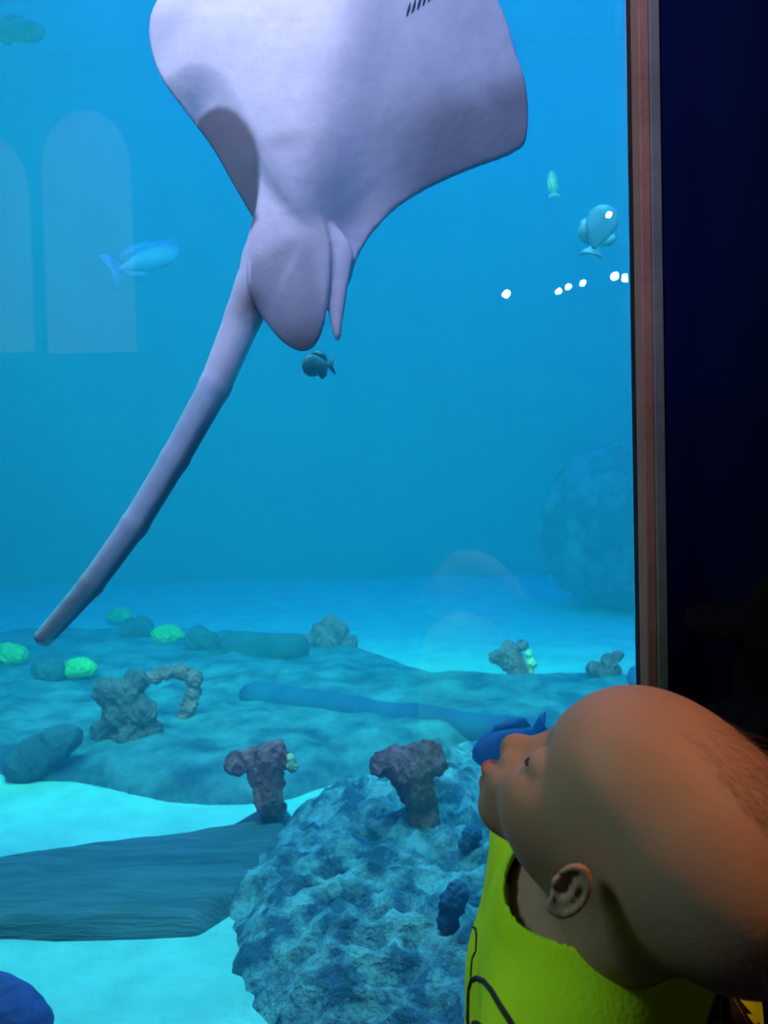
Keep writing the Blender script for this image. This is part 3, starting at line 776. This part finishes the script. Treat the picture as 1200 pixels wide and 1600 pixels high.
# ---- the second person, in the dark beside the window
P2 = Person(frame(R(52), R(2), 0), (0.402, 0.785, 0.885), 1.12, (0.450, 0.795, 0.777), frame(R(42), 0, 0), 1.12)
def build_second():
    root = empty('person', (P2.N[0], P2.N[1], 0.0))
    tag(root, 'person in a black cap and black jacket, hooded to keep the face dark, standing in shadow beside the window trim', 'person')
    z0 = P2.N - 0.01; z1 = P2.N + 0.01
    V, Q = P2.mesh(P2.body, 0.005, 0.008, (P2.ht - 0.13, P2.ht + 0.13)); body = np_obj('body', V, Q, M['skin'], root); skin_tint(body, V, P2)
    def jacket(p):
        b = P2.B(p); d = smin(P2.trunk(b, 0.012), P2.arms(b, 0.012), 0.02)
        d = smin(d, cap(p, P2.bw((-0.004, 0, -0.02)), P2.bw((-0.004, 0, 0.028)), 0.056, 0.050), 0.02)
        d = np.maximum(d, -(b[:, 2] + 0.40)); d = np.where(b[:, 2] < -0.262, np.where(np.abs(b[:, 1]) > 0.112, 0.05, d), d)
        d = smax(d, -cap(p, P2.bw((-0.004, 0, 0.01)), P2.bw((-0.004, 0, 0.09)), 0.044), 0.003)
        return np.maximum(d, -(d + 0.008))
    V, Q = P2.mesh(jacket, 0.007, 0.007, (z0, z1)); np_obj('jacket', V, Q, M['jacket'], root)
    def tr_(p):
        b = P2.B(p); d = smin(P2.legs(b, 0.010), ell(b, (-0.006, 0, -0.355), (0.082, 0.100, 0.066)), 0.03)
        d = np.maximum(d, b[:, 2] + 0.36); d = np.maximum(d, -(b[:, 2] - P2.foot_z() - 0.06)); return np.maximum(d, -(d + 0.008))
    V, Q = P2.mesh(tr_, 0.006, 0.0055, (z0, z1)); np_obj('trousers', V, Q, M['jacket'], root)
    for sg in (1, -1):
        f = lambda p: np.where(P2.B(p)[:, 1] * sg > 0, P2.feet(P2.B(p), 0.006), 0.5)
        V, Q = P2.mesh(f, 0.006, 0.0055, (z0, z1)); np_obj('shoe', V, Q, M['jacket'], root)
    def crown(h):
        d = smin(ell(h, (-0.011, 0, 0.020), (0.092, 0.077, 0.068)), ell(h, (0.034, 0, 0.024), (0.057, 0.065, 0.052)), 0.022)
        return d
    def hat(p):
        h = P2.H(p); d = crown(h); d = np.maximum(d, -(h[:, 2] - 0.022 - 0.12 * np.minimum(h[:, 0], 0)))
        d = np.maximum(d, -(d + 0.005))
        br = np.sqrt(((h[:, 0] - 0.075) / 1.0) ** 2 + (h[:, 1] * 1.05) ** 2) - 0.070
        hz = h[:, 2] - (0.030 - 0.10 * (h[:, 0] - 0.08) - 3.0 * h[:, 1] ** 2)
        br = np.maximum(br, np.abs(hz) - 0.0045); br = np.maximum(br, -(h[:, 0] - 0.045)); br = np.maximum(br, -(crown(h) + 0.002))
        return smin(d, br, 0.004) * P2.hs
    V, Q = P2.mesh(hat, 0.0034, 0.008, (P2.ht - 0.18, P2.ht + 0.18)); np_obj('cap', V, Q, M['jacket'], root)
    # black cover added around the lit face to stand in for shade
    def shade_hood(p):
        h = P2.H(p); d = head_sdf(h) - 0.011
        d = smin(d, cap(p, P2.hw((-0.012, 0, -0.036)), P2.bw((-0.004, 0, -0.02)), 0.056, 0.062) / P2.hs, 0.02)
        d = np.maximum(d, h[:, 2] - 0.030); d = np.maximum(d, h[:, 0] - 0.082)
        d = np.maximum(d, -(P2.B(p)[:, 2] + 0.02))
        return d * P2.hs
    V, Q = P2.mesh(shade_hood, 0.005, 0.008, (P2.ht - 0.14, P2.ht + 0.14)); np_obj('shade_hood', V, Q, M['jacket'], root)
build_second()

# ================================================================== ROCKS AND REEF
def poly_rock(name, px, height, m, label, cat, edge=0.18, rough=0.05, step=0.022, base=None, dirn=None, seed=0, bulge=None, frq=3.0, kind=None):
    """a rock whose footprint is traced on the sand; its top rises from the rim with lumps and cracks"""
    P = [sand(x, y) for x, y in px]; P = [(p.x, p.y) for p in P]
    P = smooth_poly(P, 2)
    x0 = min(p[0] for p in P); x1 = max(p[0] for p in P); y0 = min(p[1] for p in P); y1 = max(p[1] for p in P)
    y0 = max(y0, GY + 0.06)
    xs = np.arange(x0 - step * 2, x1 + step * 2, step); ys = np.arange(y0 - step, y1 + step * 2, step)
    X, Y = np.meshgrid(xs, ys, indexing='ij'); d = poly_dist(X, Y, P)
    # ragged rim
    rim = np.zeros_like(d); H = np.zeros_like(d)
    off = Vector((seed * 3.1, seed * 1.7, seed))
    for i in range(len(xs)):
        for j in range(len(ys)):
            if d[i, j] < -0.12: continue
            v = Vector((xs[i], ys[j], 0))
            rim[i, j] = 0.05 * noise.noise(v * 4 + off)
            n = noise.fractal(v * frq + off, 1.0, 2.1, 4)
            r = 1.0 - abs(noise.noise(v * frq * 1.9 + off)) * 2.0
            H[i, j] = n * 0.6 + r * 0.5
            if dirn: 
                a = v.x * -dirn[1] + v.y * dirn[0]
                H[i, j] += 0.9 * noise.noise(Vector((a * 16, (v.x * dirn[0] + v.y * dirn[1]) * 1.2, seed)))
    d = d + rim
    e = np.clip(d / edge, 0, 1); prof = np.sqrt(np.clip(1 - (1 - e) ** 2, 0, 1))
    Z = SAND_Z - 0.05 + (height + 0.05) * prof + rough * H * prof
    if bulge is not None:
        for (bx, by, br, bh) in bulge:
            c = sand(bx, by); Z += bh * np.exp(-(((X - c.x) ** 2 + (Y - c.y) ** 2) / (br * br))) * prof
    ok = d > -0.01
    idx = -np.ones(ok.shape, int); V = []; 
    for i in range(len(xs)):
        for j in range(len(ys)):
            if ok[i, j]: idx[i, j] = len(V); V.append((xs[i], ys[j], Z[i, j]))
    Fc = []
    for i in range(len(xs) - 1):
        for j in range(len(ys) - 1):
            q = (idx[i, j], idx[i + 1, j], idx[i + 1, j + 1], idx[i, j + 1])
            if min(q) >= 0: Fc.append(q)
    # close underneath, below the sand
    n = len(V)
    cnt = {}
    for f in Fc:
        for a, b in zip(f, f[1:] + f[:1]): cnt[(a, b)] = 1
    rimE = [(a, b) for (a, b) in cnt if (b, a) not in cnt]
    low = {}
    for a, b in rimE:
        for k in (a, b):
            if k not in low: low[k] = len(V); V.append((V[k][0], V[k][1], SAND_Z - 0.16))
        Fc.append((b, a, low[a], low[b]))
    o = mesh_obj(name, V, Fc, m)
    if label: tag(o, label, cat, kind=kind)
    return o
poly_rock('reef_rock', [(-120, 1015), (20, 1000), (150, 992), (340, 1000), (470, 1002), (570, 1020), (640, 1050), (720, 1072), (860, 1068), (1010, 1072), (1180, 1075), (1250, 1150),
    (900, 1168), (740, 1180), (610, 1205), (520, 1235), (440, 1262), (350, 1268), (205, 1240), (80, 1232), (-60, 1210), (-160, 1190)], 0.075, M['reef'],
    'long low grey-blue reef rock stretching across the sand bed behind the corals', 'rock', edge=0.22, rough=0.045, step=0.024, seed=1, frq=2.2)
poly_rock('boulder_outcrop', [(372, 1580), (335, 1490), (345, 1420), (390, 1345), (455, 1285), (540, 1240), (620, 1205), (760, 1182), (900, 1170), (1120, 1166), (1280, 1400), (1150, 1690), (760, 1720), (560, 1700), (430, 1640)], 0.095, M['rock'],
    'rough crusted rock in front, with pale ridges on its left flank', 'rock', edge=0.30, rough=0.085, step=0.010, seed=5, frq=6.5)
poly_rock('sunken_slab', [(-160, 1400), (-60, 1362), (80, 1345), (230, 1325), (360, 1300), (440, 1275), (470, 1300), (420, 1390), (350, 1470), (300, 1490), (180, 1488), (60, 1476), (-60, 1482), (-160, 1470)], 0.045, M['slab'],
    'dark flat streaked slab half buried in sand beside the crusted rock', 'rock slab', edge=0.06, rough=0.018, step=0.012, seed=9, dirn=(0.93, 0.36))

# ================================================================== CORALS, LUMPS, POLE
def blob_obj(name, base, blobs, m, z0=None, depth=None, parent=None, rough=0.10, k=0.35, flat=1.0, seed=0.0, fr=1.0):
    """union of lumps; (x, y, r) traced in pixels at the distance of the spot it stands on"""
    z0 = SAND_Z + 0.07 if z0 is None else z0
    d = depth or (on_z(base[0], base[1], z0) - CAM_P).dot(CAM_R @ Vector((0, 0, -1)))
    s_ = d / F; rng = np.random.RandomState(int(seed * 10) + 1)
    right = np.array(CAM_R @ Vector((1, 0, 0))); up = np.array((0, 0, 1.0)); dep = np.array((0, 1.0, 0))
    C0 = np.array(at_depth(base[0], base[1], d))
    rr = np.array([b[2] * s_ for b in blobs])
    C = np.array([C0 + right * (b[0] - base[0]) * s_ + up * (base[1] - b[1]) * s_ + dep * (b[3] * s_ if len(b) > 3 else rng.uniform(-0.4, 0.4) * b[2] * s_) for b in blobs])
    rm = rr.mean()
    def f(p):
        q = None
        for c, r in zip(C, rr):
            e = (p - c); e = e * np.array([1, 1, 1.0 / flat]); di = np.sqrt((e ** 2).sum(1)) - r
            q = di if q is None else smin(q, di, k * rm)
        w_ = wob(p - C0, 1.0, 3.2 * fr / rm, seed) + 0.6 * wob(p - C0, 1.0, 7.5 * fr / rm, seed + 3)
        return q + w_ * rough * rm
    lo = (C - rr[:, None] * 1.5).min(0); hi = (C + rr[:, None] * 1.5).max(0); h = max((hi - lo).max() / 70, 0.002)
    g = np.stack(np.meshgrid(*[np.arange(lo[i], hi[i] + h, h) for i in range(3)], indexing='ij'), -1)
    D = f(g.reshape(-1, 3)).reshape(g.shape[:3]).astype(np.float32)
    V, Q = surface_nets(D, *[np.arange(lo[i], hi[i] + h, h) for i in range(3)])
    return np_obj(name, V, Q, m, parent)
RZ = SAND_Z + 0.085
o = blob_obj('coral', (420, 1262), [(372, 1190, 19), (395, 1187, 20), (420, 1182, 22), (434, 1170, 17), (446, 1186, 15), (414, 1205, 29), (418, 1226, 26), (421, 1248, 23), (424, 1266, 22)], M['coral'], RZ, seed=1.1, rough=0.09)
tag(o, 'brown mushroom-shaped coral with a pale knob on its rim standing on the reef rock', 'coral')
t_ = blob_obj('pale_knob', (420, 1262), [(460, 1192, 10, -14), (458, 1181, 8, -14)], M['coral_tip'], RZ, parent=o, seed=1.3)
o = blob_obj('coral', (662, 1284), [(598, 1192, 20), (622, 1188, 24), (652, 1182, 23), (676, 1172, 17), (683, 1192, 18), (642, 1206, 33), (652, 1232, 29), (659, 1258, 26), (664, 1282, 25)], M['coral'], SAND_Z + 0.12, seed=2.1, rough=0.09)
tag(o, 'larger dark brown coral with a thick stem on top of the crusted rock', 'coral')
o = blob_obj('coral', (520, 1012), [(516, 974, 13), (500, 986, 14), (528, 984, 17), (514, 1000, 23), (545, 1005, 14), (480, 1002, 12)], M['coral'], RZ, seed=3.1, rough=0.09)
tag(o, 'small brown coral mound at the far edge of the reef next to the dark log', 'coral')
o = blob_obj('coral', (806, 1058), [(775, 1026, 11), (797, 1013, 12), (818, 1008, 9), (798, 1030, 20), (812, 1046, 15), (808, 1060, 16)], M['coral'], SAND_Z + 0.04, seed=4.1, rough=0.09)
tag(o, 'brown fan-like coral with pale yellow polyps on one side', 'coral')
blob_obj('polyps', (806, 1058), [(826, 1020, 7, -8), (829, 1034, 9, -8), (826, 1047, 7, -8)], M['coral_tip'], SAND_Z + 0.04, parent=o, seed=4.4)
o = blob_obj('coral', (950, 1068), [(930, 1046, 13), (952, 1032, 13), (966, 1024, 9), (952, 1052, 20), (948, 1070, 16)], M['coral'], SAND_Z + 0.05, seed=5.1, rough=0.09)
tag(o, 'mauve brown coral beside the violet lump near the window trim', 'coral')
o = blob_obj('coral', (292, 1122), [(245, 1056, 12), (264, 1050, 12), (286, 1050, 13), (306, 1060, 14), (303, 1082, 13), (296, 1102, 14), (290, 1122, 15)], M['coral'], RZ, seed=6.1, rough=0.09)
tag(o, 'brown coral bent over like a hook on the reef', 'coral')
o = blob_obj('coral', (205, 1150), [(172, 1078, 22), (200, 1088, 26), (216, 1064, 19), (224, 1112, 24), (186, 1116, 26), (160, 1145, 20), (232, 1142, 20), (205, 1150, 24)], M['coral_dark'], RZ, seed=7.1, rough=0.10)
tag(o, 'broad dark coral clump beside the hooked coral', 'coral')
o = blob_obj('rock', (60, 1212), [(30, 1196, 24), (58, 1180, 32), (90, 1162, 28), (110, 1152, 20), (48, 1192, 28)], M['rock_dark'], SAND_Z + 0.02, seed=8.1, rough=0.05)
tag(o, 'smooth dark oblong boulder on the edge of the pale sand patch', 'rock')
for i_, (x, y, r, lab) in enumerate([(125, 1043, 25, 'round bright green coral in front of the other green corals'), (14, 1022, 28, 'round bright green coral just below the tip of the stingray tail'),
                                (262, 990, 23, 'dull green coral between two dark lumps on the reef'), (187, 960, 19, 'small faint green coral, the farthest of the green ones')]):
    o = blob_obj('green_coral', (x, y + r * 0.7), [(x, y, r * 0.86, 0), (x - r * 0.4, y + 2, r * 0.7, 0), (x + r * 0.4, y + 2, r * 0.7, 0)], M['green_coral'], RZ if i_ < 3 else SAND_Z + 0.02, flat=0.75, seed=9 + i_, rough=0.07, fr=1.6)
    tag(o, lab, 'coral', 'green corals')
for i_, (bl, lab) in enumerate([([(205, 985, 18), (222, 982, 19)], 'dark round lump between the two far green corals'), ([(310, 1000, 21), (328, 1002, 17)], 'dark round lump at the end of the log'),
                               ([(70, 1046, 22), (88, 1050, 18)], 'dark lump between the two near green corals'), ([(708, 1412, 22), (716, 1395, 18), (700, 1440, 18)], 'dark blue stone on the crusted rock beside the lime shirt'),
                               ([(738, 1306, 16), (728, 1318, 13)], 'small dark blue stone below the toddler chin')]):
    b_ = bl[0]
    o = blob_obj('stone', (b_[0], b_[1] + b_[2] * 0.8), bl, M['rock_dark'] if i_ < 3 else M['blue_pole'], RZ if i_ < 3 else SAND_Z + 0.16, seed=14 + i_, rough=0.08)
    tag(o, lab, 'stone')
o = blob_obj('violet_lump', (1006, 1082), [(1002, 1060, 20), (1020, 1062, 22), (1008, 1078, 20)], M['violet'], SAND_Z + 0.04, seed=21, rough=0.06)
tag(o, 'violet lump of coral half hidden by the window trim', 'coral')
o = blob_obj('violet_boulder', (10, 1640), [(-30, 1600, 74), (10, 1622, 62), (-40, 1640, 80)], M['violet'], SAND_Z + 0.02, seed=22, rough=0.03)
tag(o, 'smooth violet boulder on the sand close to the window', 'boulder')
o = blob_obj('boulder', (975, 952), [(985, 818, 128, 0), (930, 800, 70, 0), (925, 860, 72, 0), (1010, 890, 66, 0), (1040, 780, 100, 0)], M['boulder'], SAND_Z, seed=23, rough=0.035, fr=2.0)
tag(o, 'huge round mottled blue boulder in the haze behind the window trim', 'boulder')
def log_obj(name, a, b, r, m, label, cat, z, sag=0.0):
    A = on_z(*a, z); B_ = on_z(*b, z); pts, rad = [], []
    n = 24
    for i in range(n + 1):
        t = i / n; p = A.lerp(B_, t); v = p * 3
        p = p + Vector((0, 0, 0.012 * noise.noise(v * 1.5))) + Vector((0, 0.02 * noise.noise(v + Vector((9, 0, 0))), 0)); pts.append(p)
        rad.append(r * (0.75 if i in (0, n) else 1) * (1 + 0.12 * noise.noise(v * 2)))
    V, Fc = tube_geo(pts, rad, 14); o = mesh_obj(name, V, Fc, m); tag(o, label, cat); return o
log_obj('sunken_log', (352, 1010), (478, 1012), 0.075, M['rock_dark'], 'short dark log lying along the far edge of the reef', 'log', SAND_Z + 0.12)
log_obj('sunken_pole', (385, 1085), (870, 1156), 0.060, M['blue_pole'], 'long smooth blue pole lying across the reef rock', 'pole', SAND_Z + 0.075)

# ================================================================== FISH
def fish(p, length, heading, up, m, tall=0.4, thick=0.16, tailm=None, label='', group=None, tail=0.22):
    """lofted body with tail, back and belly fins in one mesh; heading = direction of the snout"""
    h = Vector(heading).normalized(); u = Vector(up); u = (u - h * u.dot(h)).normalized(); s_ = h.cross(u)
    L = length; V, Fc = [], []; n, seg = 18, 14
    for i in range(n + 1):
        t = i / n; x = 0.5 - t * 0.82
        prof = math.sin(math.pi * min(1, t ** 0.62)) ** 0.75 if 0 < t < 1 else 0
        hh = max(0.02, tall * 0.5 * (prof * 0.92 + 0.12 * (1 - abs(2 * t - 1)))) if 0 < t < 1 else (0.012 if t == 0 else 0.05 * tall + 0.012)
        if t > 0.8: hh = max(hh, 0.10 * tall)
        ww = hh * thick / tall * 1.0 if t < 1 else 0.01
        for k in range(seg):
            a = 2 * math.pi * k / seg
            V.append(Vector(p) + (h * x + u * math.sin(a) * hh + s_ * math.cos(a) * ww) * L)
    for i in range(n):
        for k in range(seg):
            k2 = (k + 1) % seg; Fc.append((i * seg + k, i * seg + k2, (i + 1) * seg + k2, (i + 1) * seg + k))
    Fc.append(tuple(range(seg))[::-1]); Fc.append(tuple(n * seg + k for k in range(seg)))
    def fin(pts, th=0.012):
        b0 = len(V); c = len(pts)
        for sg in (1, -1):
            for (x, z) in pts: V.append(Vector(p) + (h * x + u * z + s_ * sg * th * 0.5) * L)
        Fc.append(tuple(b0 + i for i in range(c))); Fc.append(tuple(b0 + c + i for i in range(c))[::-1])
        for i in range(c): Fc.append((b0 + i, b0 + c + i, b0 + c + (i + 1) % c, b0 + (i + 1) % c))
    T = tall * 0.5
    fin([(-0.28, 0.04), (-0.40, tail), (-0.50, tail * 1.15), (-0.42, 0.0), (-0.50, -tail * 1.15), (-0.40, -tail), (-0.28, -0.04)])
    fin([(0.25, T * 0.72), (0.12, T * 1.32), (-0.10, T * 1.30), (-0.24, T * 0.95), (-0.27, T * 0.30), (0.0, T * 0.80)])
    fin([(0.05, -T * 0.80), (-0.06, -T * 1.25), (-0.20, -T * 1.00), (-0.27, -T * 0.28), (-0.1, -T * 0.6)])
    o = mesh_obj('fish', V, Fc, m); tag(o, label, 'fish', group)
    for sg in (1, -1):
        bm_ = bmesh.new(); bmesh.ops.create_icosphere(bm_, subdivisions=2, radius=0.022 * L)
        for v in bm_.verts: v.co += Vector(p) + (h * 0.37 + u * T * 0.22 + s_ * sg * thick * 0.27) * L
        bm_obj('eye', bm_, M['fish_eye'], o, True)
    return o
def cam_dir(dx, dy, dz=0.0):        # direction given by its look in the frame: right, up, towards the viewer
    return CAM_R @ Vector((dx, dy, dz))
fish(at_depth(224, 407, 3.6), 0.30, cam_dir(1, 0.42, -0.2), (0, 0, 1), M['fish_blue'], 0.34, 0.16, label='blue fish with a pale tail swimming in open water beside the stingray tail base')
fish(at_depth(22, 48, 3.2), 0.24, cam_dir(1, -0.15, 0.2), (0, 0, 1), M['fish_blue'], 0.34, 0.16, label='bright blue fish high up beside the stingray wing tip')
fish(at_depth(936, 362, 3.0), 0.17, cam_dir(0.25, 1.0, 0.5), cam_dir(-1, 0.2, 0.2), M['fish_dark'], 0.62, 0.16, label='slate blue deep-bodied fish pointing upwards near the window trim')
fish(at_depth(864, 288, 3.4), 0.095, cam_dir(-0.15, 1.0, 0.1), cam_dir(-1, 0, 0.3), M['fish_silver'], 0.36, 0.2, label='tiny pale silver fish swimming upwards in open water')
fish(at_depth(498, 571, 2.2), 0.085, cam_dir(-1, -0.1, 0.5), (0, 0, 1), M['fish_teal'], 0.62, 0.22, label='small teal fish just below the stingray pelvic fins')
fish(at_depth(800, 1158, 2.6), 0.24, cam_dir(-1, -0.42, 0.1), (0, 0, 1), M['indigo'], 0.38, 0.17, label='indigo blue fish swimming behind the toddler nose', tail=0.14)

# ================================================================== LAMPS OF THE HALL AND THE TANK, ADDED FILL FIXTURES
def cyl(bm, p, r, h, seg=20, axis='Z', r2=None):
    rot = {'Z': Matrix.Identity(4), 'Y': Matrix.Rotation(R(90), 4, 'X'), 'X': Matrix.Rotation(R(90), 4, 'Y')}[axis]
    bmesh.ops.create_cone(bm, cap_ends=True, segments=seg, radius1=r, radius2=r if r2 is None else r2, depth=h, matrix=Matrix.Translation(p) @ rot)
for i_, (x, y, dia) in enumerate([(792, 458, 0.05), (874, 454, 0.035), (889, 447, 0.035), (912, 441, 0.035), (962, 430, 0.05), (978, 434, 0.06), (953, 334, 0.035)]):
    v = on_y(x, y, 6.6); p = Vector((v.x, 2 * GY - 6.6, v.z))          # mirrored by the pane
    root = empty('pendant_lamp', p); tag(root, 'small round pendant lamp hanging at the back of the dark hall', 'lamp', 'pendant lamps at the back of the hall')
    bm = bmesh.new(); cyl(bm, p + Vector((0, -0.05, 0)), dia * 0.62, 0.08, axis='Y'); bm_obj('lamp_housing', bm, M['lamp_metal'], root)
    bm = bmesh.new(); cyl(bm, p + Vector((0, -0.008, 0)), dia * 0.5, 0.008, axis='Y'); bm_obj('lamp_lens', bm, M['lamp_glow'], root)
    bm = bmesh.new(); cyl(bm, Vector((p.x, p.y - 0.05, (p.z + 4.5) / 2)), 0.004, 4.5 - p.z - 0.02, 8); bm_obj('cord', bm, M['lamp_metal'], root)
def spot_fixture(p, target, label, r=0.07):
    d = (Vector(target) - p).normalized(); root = empty('spotlight', p); tag(root, label, 'spotlight')
    V, Fc = tube_geo([p - d * 0.20, p - d * 0.17, p - d * 0.03, p - d * 0.02], [r * 0.7, r, r, r * 0.9], 18); mesh_obj('lamp_housing', V, Fc, M['lamp_metal'], root)
    bm = bmesh.new(); q = p - d * 0.12; top = 4.5; cyl(bm, Vector((q.x, q.y, (q.z + r + top) / 2)), 0.012, top - q.z - r, 10); bm_obj('stem', bm, M['lamp_metal'], root)
spot_fixture(FILL_C, (-0.14, 1.62, 1.62), 'added fill spotlight aimed at the stingray window')  # fixture for the added belly fill
spot_fixture(LAMP_B, (0.20, 0.50, 0.90), 'black ceiling spotlight aimed at the toddler', 0.05)
root = empty('fill_lamp', FILL_D + Vector((0, 0, 0.05))); tag(root, 'square dim fill lamp added under the hall ceiling', 'lamp')  # fixture for the added hall fill
bm = bmesh.new(); q = (Vector((0.0, 0.6, 0.7)) - FILL_D).to_track_quat('-Z', 'Y').to_matrix().to_4x4()
bmesh.ops.create_cube(bm, size=1.0, matrix=Matrix.Translation(FILL_D) @ q @ Matrix.Translation((0, 0, 0.04)) @ Matrix.Diagonal((0.76, 0.76, 0.06, 1))); bm_obj('lamp_housing', bm, M['lamp_metal'], root)
bm = bmesh.new(); cyl(bm, Vector((FILL_D.x, FILL_D.y, (FILL_D.z + 4.5) / 2 + 0.04)), 0.012, 4.5 - FILL_D.z - 0.1, 10); bm_obj('stem', bm, M['lamp_metal'], root)
def bar_fixture(p, w_, label):  # housing and hangers for the added fill bars
    root = empty('added_bar', p); tag(root, label, 'light bar')
    bm = bmesh.new(); box(bm, p + Vector((-w_ / 2 - 0.04, -0.09, 0.07)), p + Vector((w_ / 2 + 0.04, 0.05, 0.13)), 0.01); bm_obj('lamp_housing', bm, M['lamp_metal'], root)
    for sg in (-1, 1):
        bm = bmesh.new(); cyl(bm, p + Vector((sg * w_ * 0.42, -0.02, (TANK_TOP - p.z) / 2 + 0.06)), 0.012, TANK_TOP - p.z - 0.13, 10); bm_obj('hanger', bm, M['lamp_metal'], root)
bar_fixture(FILL_BAR, 3.4, 'long added fill light bar inside the tank above the reef')
bar_fixture(FILL_A, 1.0, 'short added fill light bar inside the tank behind the window lintel')
st(box_obj('tank_ceiling', (TX0, GY + 0.10, TANK_TOP + 0.002), (TX1, TY1, TANK_TOP + 0.1), M['tank_wall']))
# dim backlit arches on the back wall of the hall, mirrored faintly by the window
for (x0, x1, y0, y1) in ((74, 200, 168, 552), (-90, 40, 205, 552)):
    a = on_y(x0, y1, 7.15); b = on_y(x1, y0, 7.15); Y = 2 * GY - 7.15; cx = (a.x + b.x) / 2; rw = (b.x - a.x) / 2
    root = empty('lit_panel', (cx, Y, a.z)); tag(root, 'dim backlit arched panel on the back wall of the hall', 'light panel', 'backlit arches on the back wall')
    def arch(grow, y0_, y1_):
        pts = [(cx - rw - grow, a.z - grow), (cx + rw + grow, a.z - grow)] + [(cx + (rw + grow) * math.cos(t), b.z - rw * 1.3 + (rw * 1.3 + grow) * math.sin(t)) for t in np.linspace(0, math.pi, 17)]
        n = len(pts); V = [(x, y0_, z) for x, z in pts] + [(x, y1_, z) for x, z in pts]
        return V, [tuple(range(n)), tuple(range(2 * n - 1, n - 1, -1))] + [(i, i + n, (i + 1) % n + n, (i + 1) % n) for i in range(n)]
    V, Fc = arch(0.03, Y - 0.05, Y - 0.012); mesh_obj('panel_frame', V, Fc, M['lamp_metal'], root, False)
    V, Fc = arch(0.0, Y - 0.012, Y); mesh_obj('diffuser', V, Fc, M['panel_glow'], root, False)
